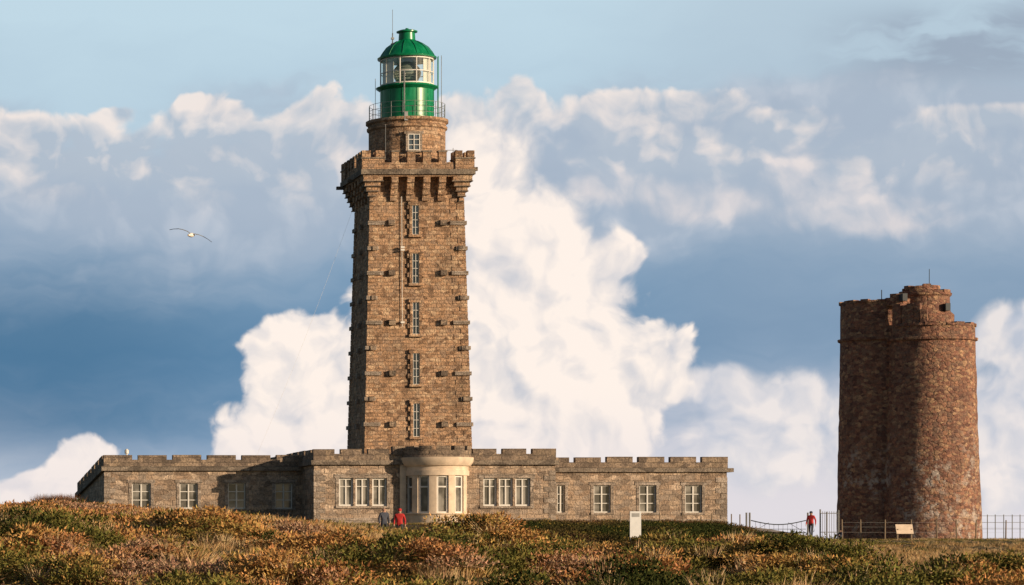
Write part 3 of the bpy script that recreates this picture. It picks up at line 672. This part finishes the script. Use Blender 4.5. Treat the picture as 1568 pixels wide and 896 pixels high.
# ------------------------------------------------------------ people
def flat(name,c,r=.8):
    m,t,b=newmat(name); f=t.ss(t.noise(geo_pos(t),14,3,.6),.3,.7,.8,1.2,True); t.put(b.inputs['Base Color'],t.v('SCALE',tuple(c),f)); b.inputs['Roughness'].default_value=r; return m
skinm=flat('skin',(.5,.3,.22)); hairm=flat('brown_hair',(.06,.04,.03)); red=flat('red_jacket',(.5,.03,.03)); navy=flat('dark_trousers',(.03,.035,.05)); shoe=flat('boots',(.04,.03,.025)); dkj=flat('dark_jacket',(.05,.06,.09))
def human(name,loc,yaw,pose,jacket,sc=1.0,hat=None):
    dz=0; J={}
    if pose=='sit': dz=-.80
    J['pel']=(0,0,.95+dz,.145);J['wst']=(0,.0,1.1+dz,.14);J['chs']=(0,-.01,1.3+dz,.165);J['nck']=(0,0,1.48+dz,.06);J['hd']=(0,-.02,1.60+dz,.095);J['top']=(0,-.01,1.68+dz,.075)
    for s,k in((-1,'l'),(1,'r')):
        J['sh'+k]=(s*.19,0,1.41+dz,.08)
        if pose=='sit':
            J['el'+k]=(s*.25,-.12,1.16+dz,.06);J['wr'+k]=(s*.16,-.36,1.2+dz-.02,.042);J['ha'+k]=(s*.13,-.43,1.2+dz-.02,.035)
            J['hp'+k]=(s*.1,-.03,.93+dz,.11);J['kn'+k]=(s*.13,-.42,.46,.075);J['an'+k]=(s*.13,-.66,.08,.05);J['to'+k]=(s*.14,-.85,.05,.04)
        else:
            st=s*.12
            J['el'+k]=(s*.27,.05+st*.3,1.13,.062);J['wr'+k]=(s*.28,-.06+st*.6,.90,.045);J['ha'+k]=(s*.28,-.09+st*.7,.82,.035)
            J['hp'+k]=(s*.1,0,.92,.105);J['kn'+k]=(s*.11,-.05-st*.9,.50,.078);J['an'+k]=(s*.1,.03-st*1.6,.09,.055);J['to'+k]=(s*.11,-.15-st*1.6,.05,.045)
    names=list(J); E=[('pel','wst'),('wst','chs'),('chs','nck'),('nck','hd'),('hd','top')]
    for k in'lr': E+=[('chs','sh'+k),('sh'+k,'el'+k),('el'+k,'wr'+k),('wr'+k,'ha'+k),('pel','hp'+k),('hp'+k,'kn'+k),('kn'+k,'an'+k),('an'+k,'to'+k)]
    me=bpy.data.meshes.new('tmp'); bm=bmesh.new(); sk=bm.verts.layers.skin.verify(); vs={}
    for n in names: v=bm.verts.new(J[n][:3]); v[sk].radius=(J[n][3],J[n][3]*.85); v[sk].use_root=(n=='pel'); vs[n]=v
    for a,b in E: bm.edges.new((vs[a],vs[b]))
    bm.to_mesh(me); bm.free(); o=bpy.data.objects.new('tmp',me); S.collection.objects.link(o)
    o.modifiers.new('s','SKIN'); sb=o.modifiers.new('u','SUBSURF'); sb.levels=2
    bpy.context.view_layer.update(); dg=bpy.context.evaluated_depsgraph_get(); nm=bpy.data.meshes.new_from_object(o.evaluated_get(dg)); bpy.data.objects.remove(o)
    mats=[skinm,jacket,navy,shoe,hairm]
    for m in mats: nm.materials.append(m)
    def seg(p,a,b):
        a=Vector(J[a][:3]);b=Vector(J[b][:3]); t=max(0,min(1,(p-a).dot(b-a)/(b-a).length_squared)); return (p-a.lerp(b,t)).length
    for p in nm.polygons:
        c=p.center; best=min(E,key=lambda e:seg(c,*e)); k=best[1][:2]; mi=1
        if best[1] in('hd','top'): mi=0 if (c.y<-.02 and c.z<1.68+dz) else 4
        elif best[1]=='nck': mi=1
        elif k=='ha': mi=0
        elif k in('kn','an'): mi=2
        elif k=='hp': mi=1 if c.z>.86+dz else 2
        elif k=='to': mi=3
        p.material_index=mi; p.use_smooth=True
    body=bpy.data.objects.new('body',nm); S.collection.objects.link(body)
    root=empty(name); body.parent=root
    f=MB()
    for k in'lr':
        h=Vector(J['ha'+k][:3]); w=Vector(J['wr'+k][:3]); dr=(h-w).normalized(); sd=dr.cross(Vector((1,0,0))).normalized()
        for i,ln in enumerate((.07,.085,.09,.075)):
            a=h+sd*(i-1.5)*.02+dr*.01; m_=a+dr*ln*.55; b_=m_+dr*ln*.4+Vector((-.015 if k=='r' else .015,0,0)); f.rod(a,m_,.009,5,.008); f.rod(m_,b_,.008,5,.006)
        a=w.lerp(h,.5)+sd*.035; f.rod(a,a+dr*.05+sd*.03,.011,5,.008)
    f.ball((0,-.125,1.585+dz),(.014,.02,.02),6,4)
    for s in(-1,1): f.ball((s*.088,0,1.6+dz),(.014,.025,.035),6,4)
    fo=f.make('hands_nose_ears',skinm,root,True)
    f=MB()
    for s in(-1,1): f.ball((s*.034,-.108,1.615+dz),.011,6,4)
    f.box(-.025,.025,-.113,-.1,1.542+dz,1.55+dz)
    f.make('eyes_and_mouth',hairm,root)
    if hat: 
        f=MB(); f.ball((0,.0,1.66+dz),(.108,.115,.095),14,8); f.make('woollen_hat',hat,root,True)
    root.location=loc; root.rotation_euler=(0,0,yaw); root.scale=(sc,)*3; return root
y=-3.0; x=X(1242,y); human('person_in_red_jacket',(x,y,gz(x,y)+.06),math.radians(-35),'stand',red,1.0,dkj)
def standing(name,col_,yy,head,yaw,jk,hat):
    x=X(col_,yy); g=gz(x,yy); h=Z(head,yy)-g; print(name,'height needed',h)
    human(name,(x,yy,g),yaw,'stand',jk,max(.85,min(1.12,h/1.76)),hat)
standing('hiker',588,-29,776,math.radians(10),dkj,None)
standing('hiker_in_red_jacket',612,-29,778,math.radians(-15),red,red)
x=X(1279,-2); human('seated_child',(x,-3,gz(x,-3)+.05),math.radians(-60),'sit',dkj,.62)
# ------------------------------------------------------------ gull
gu=empty('flying_seagull'); gd=-105.0
def gp(px,py,dy=0): return Vector((X(px,gd),gd+dy,Z(py,gd)))
def wing(pts,ch,mb,mb2):
    n=len(pts); rows=[]
    for i,(p,c) in enumerate(zip(pts,ch)):
        sw=.02*i*i*.6
        rows.append([p+Vector((0,-c*.45+sw,-c*.10)),p+Vector((0,-c*.2+sw,.018*c/.16-c*.03)),p+Vector((0,c*.15+sw,.01)),p+Vector((0,c*.55+sw,c*.08)),p+Vector((0,0+sw,-.008))])
    for i in range(n-1):
        tgt=mb2 if i>=n-3 else mb
        for k in range(5):
            tgt.quad(rows[i][k],rows[i+1][k],rows[i+1][(k+1)%5],rows[i][(k+1)%5])
w1=MB();w2=MB()
wing([gp(292,358.5),gp(287,354.5),gp(280,351.5),gp(274,350),gp(267,349.8),gp(261.5,350.4)],[.17,.17,.155,.13,.08,.015],w1,w2)
wing([gp(292,358.5),gp(299,358.5),gp(306,360),gp(312,361.8),gp(319,365),gp(326.5,369.3)],[.17,.17,.155,.13,.08,.015],w1,w2)
w1.make('wings',flat('gull_grey',(.22,.24,.27)),gu,fix=False); w2.make('wing_tips',flat('gull_dark_tips',(.04,.04,.045)),gu,fix=False)
bd=MB(); c=gp(293,360); dirv=Vector((-.5,-.8,-.1)).normalized()
pf=[(-.27,.012),(-.2,.03),(-.1,.062),(0,.075),(.08,.066),(.14,.045),(.18,.04),(.215,.036),(.24,.015)]
u=dirv.orthogonal().normalized();w=dirv.cross(u); vs=[];fs=[]
for a,r in pf:
    for i in range(12): th=2*math.pi*i/12; vs.append(c+dirv*a+(u*math.cos(th)+w*math.sin(th))*r)
for k in range(len(pf)-1):
    for i in range(12): j=(i+1)%12; fs.append((k*12+i,k*12+j,(k+1)*12+j,(k+1)*12+i))
bd.add(vs,fs); t0=c-dirv*.25; sd=dirv.cross(Vector((0,0,1))).normalized(); bd.quad(t0-sd*.02+dirv*.05,t0+sd*.02+dirv*.05,t0+sd*.07-dirv*.12,t0-sd*.07-dirv*.12)
bd.make('body_and_tail',flat('gull_white',(.75,.74,.72)),gu,True,fix=False)
bk=MB(); bk.rod(c+dirv*.235,c+dirv*.29+Vector((0,0,-.01)),.012,6,.003); bk.make('beak',flat('gull_beak',(.6,.35,.05)),gu)
# ------------------------------------------------------------ world
W=bpy.data.worlds.new('World'); S.world=W; W.use_nodes=True; t=NT(W.node_tree); t.n.clear()
try:
    W.cycles.sampling_method='MANUAL'; W.cycles.sample_map_resolution=512
except Exception as ex_: print(ex_)
SAZ=math.radians(51); SEL=math.radians(13)
sd=Vector((math.sin(SAZ)*math.cos(SEL),-math.cos(SAZ)*math.cos(SEL),math.sin(SEL)))
sky=t.n.new('ShaderNodeTexSky'); sky.sky_type='NISHITA'; sky.sun_disc=False; sky.sun_elevation=SEL; sky.sun_rotation=math.atan2(sd.x,sd.y)
tc=t.n.new('ShaderNodeTexCoord').outputs['Generated']; s=t.sep(tc)
az=t.m('ARCTAN2',s[0],s[1]); hyp=t.m('SQRT',t.m('ADD',t.m('MULTIPLY',s[0],s[0]),t.m('MULTIPLY',s[1],s[1])))
vv_=t.m('DIVIDE',s[2],t.m('MAXIMUM',hyp,.08))
PX=t.m('MULTIPLY_ADD',az,48.76,7.84-.2407*48.76); PY=t.m('MULTIPLY_ADD',vv_,-47.4,8.5)
P_=t.comb(PX,PY,0.0)
wv=t.v('SCALE',t.v('SUBTRACT',t.noise(P_,.7,4,.5,dim='2D',col=True),(.5,.5,.5)),.9)
Pw=t.v('ADD',P_,wv)
def Hf(v):
    a=t.vor(v,1.3,2,dim='2D',rough=.5,feature='F1'); b=t.noise(v,.9,6,.52,dim='2D')
    return t.m('ADD',t.m('MULTIPLY',t.m('SUBTRACT',.5,a),.4),t.m('MULTIPLY',t.m('SUBTRACT',b,.5),1.1))
H1=Hf(Pw); H2=Hf(t.v('ADD',Pw,(.20,-.17,0)))
rel=t.m('SUBTRACT',H1,H2)
def field(ells,k=.3):
    cur=None
    for cx,cy,rx,ry in ells:
        l=t.v('LENGTH',t.v('MULTIPLY',t.v('SUBTRACT',P_,(cx,cy,0)),(1/rx,1/ry,0)))
        cur=l if cur is None else t.m('SMOOTH_MIN',cur,l,k)
    return t.m('SUBTRACT',1.0,cur)
st=t.noise(t.v('MULTIPLY',Pw,(.2,.75,1)),1.0,5,.55,dim='2D')
yy=t.m('MULTIPLY_ADD',t.m('SUBTRACT',st,.5),2.4,PY)
base=t.ramp(t.m('DIVIDE',yy,9.0),[(0,(.53,.69,.79)),(.15,(.48,.63,.74)),(.3,(.37,.47,.60)),(.45,(.21,.34,.49)),(.6,(.13,.26,.42)),(.74,(.24,.37,.53)),(.9,(.56,.62,.70))])
left=t.ss(PX,5.5,.5); mid=t.m('MULTIPLY',t.ss(PY,3.0,5.0),t.ss(PY,7.6,6.2))
base=t.mix(t.m('MULTIPLY',t.m('MULTIPLY',left,mid),.75),base,(.065,.17,.30))
rightg=t.ss(PX,8,12); base=t.mix(t.m('MULTIPLY',rightg,.35),base,(.38,.45,.55))
ds=t.m('MULTIPLY',t.m('MULTIPLY',t.ss(PX,11.8,14.0),t.ss(st,.38,.52)),t.m('MULTIPLY',t.ss(PY,.2,.8),t.ss(PY,1.9,1.3)))
base=t.mix(t.m('MULTIPLY',ds,.85),base,(.32,.39,.49))
veil=t.m('MULTIPLY',t.ss(yy,1.1,2.1),t.ss(yy,4.8,2.8))
base=t.mix(t.m('MULTIPLY',veil,.7),base,t.mix(t.ss(H1,-.2,.25),(.41,.48,.58),(.57,.61,.68)))
bank=field([(.3,1.9,1.5,.55),(1.65,1.6,.5,.25),(1.0,2.4,2.4,.8),(3.2,1.75,.9,.55),(3.2,2.5,2.0,.8),(5.1,1.9,1.2,.7),(4.9,2.7,1.4,.9),(7.0,2.2,1.4,1.0),(7.95,1.6,.5,.42),(9.7,1.8,1.4,.5),(10.6,1.75,.9,.35),(11.8,2.05,1.1,.3),(10.5,2.5,3.0,.7),(14.8,2.1,1.4,.3),(13.6,2.7,2.6,.7)],.45)
bf=t.m('ADD',t.m('MULTIPLY',H1,.95),bank)
bm_=t.m('MULTIPLY',t.ss(bf,.0,t.ss(PY,1.2,3.2,.2,.8)),t.ss(PY,4.0,2.2))
blit=t.m('ADD',t.m('MULTIPLY',rel,1.9),t.ss(t.m('ADD',PY,t.m('MULTIPLY',bf,.5)),2.5,1.5,.02,.62)); blit=t.m('ADD',blit,t.m('MULTIPLY',t.ss(bf,.4,.05),.15),clamp=True)
bcol=t.mix(blit,(.45,.52,.61),(.95,.83,.76))
base=t.mix(t.m('MULTIPLY',bm_,.82),base,bcol)
pf_=field([(10.8,3.2,1.3,.4),(12.6,3.3,1.2,.5),(12.0,2.75,.6,.45),(13.5,3.5,1.0,.35),(10,3.0,.9,.3),(9.2,2.9,.8,.3)],.4)
pm_=t.ss(t.m('ADD',t.m('MULTIPLY',H1,.8),pf_),-.1,.6)
base=t.mix(t.m('MULTIPLY',pm_,.65),base,t.mix(t.m('MULTIPLY_ADD',rel,2.0,.5,clamp=True),(.50,.55,.63),(.86,.77,.74)))
hz=t.m('MULTIPLY',t.ss(yy,5.6,7.8),t.ss(PX,3.0,7.0,.25,1.0))
base=t.mix(t.m('MULTIPLY',hz,.9),base,(.78,.73,.76))
c2=field([(11.6,6.7,1.6,1.0),(12.2,6.3,.8,.7),(13.2,6.2,.7,.8),(10.9,6.0,.6,.5),(15.3,5.4,.85,.8),(15.2,6.6,1.6,1.5),(14.2,7.4,2,1.0)],.4)
f2_=t.m('ADD',t.m('MULTIPLY',H1,.7),c2); m2=t.ss(f2_,-.02,.35)
base=t.mix(t.m('MULTIPLY',m2,.85),base,t.mix(t.m('MULTIPLY_ADD',rel,2.0,.6,clamp=True),(.57,.60,.68),(.92,.84,.80)))
c1=field([(7.5,2.4,1.0,1.1),(7.8,3.6,1.5,1.3),(8.5,4.7,1.5,1.3),(9.45,3.95,.45,.42),(9.4,5.7,1.3,1.0),(6.4,4.4,1.1,1.3),(6.6,5.6,1.8,1.6),(8.0,6.0,2.4,1.3),(7.0,6.9,3.5,1.3),(4.55,5.25,.95,.7),(4.8,6.1,1.25,1.0),(4.3,6.8,1.35,.9),(1.15,7.05,.65,.5),(.5,7.6,1.2,.45)],.35)
f1_=t.m('ADD',t.m('MULTIPLY',H1,.62),c1)
m1=t.ss(f1_,-.02,t.ss(PY,1.5,4.2,.7,.15))
lit=t.m('MULTIPLY_ADD',rel,1.7,t.ss(f1_,.0,.6,.62,.9),clamp=True)
col_=t.mix(lit,(.57,.59,.65),(1.0,.89,.81)); col_=t.mix(t.ss(PY,5.8,7.6,.0,.65),col_,(.84,.77,.77))
final=t.mix(m1,base,col_)
bg1=t.n.new('ShaderNodeBackground'); bg1.inputs[1].default_value=.06; t.l.new(sky.outputs[0],bg1.inputs[0])
bg2=t.n.new('ShaderNodeBackground'); bg2.inputs[1].default_value=1.0; t.l.new(final,bg2.inputs[0])
fac=t.m('MULTIPLY',t.ss(PY,-10,-2),t.m('MULTIPLY',t.ss(PX,-14,-4),t.ss(PX,30,20)))
mxs=t.n.new('ShaderNodeMixShader'); t.put(mxs.inputs[0],fac); t.l.new(bg1.outputs[0],mxs.inputs[1]); t.l.new(bg2.outputs[0],mxs.inputs[2])
ow=t.n.new('ShaderNodeOutputWorld'); t.l.new(mxs.outputs[0],ow.inputs[0])
sl=bpy.data.lights.new('sun','SUN'); sl.energy=5.0; sl.angle=math.radians(.5); sl.color=(1,.75,.50); so=bpy.data.objects.new('sun',sl); S.collection.objects.link(so)
so.rotation_euler=(-sd).to_track_quat('-Z','Y').to_euler()
cam=bpy.data.cameras.new('camera'); cam.lens=F/1568*36; cam.sensor_width=36; cam.shift_x=(784-VX)/1568; cam.shift_y=(HY-448)/1568; cam.clip_end=60000; cam.clip_start=.5
co=bpy.data.objects.new('camera',cam); S.collection.objects.link(co); co.location=(0,-200,0); co.rotation_euler=(math.pi/2,0,0); S.camera=co
S.view_settings.view_transform='Standard'; S.view_settings.look='None'; S.view_settings.exposure=0
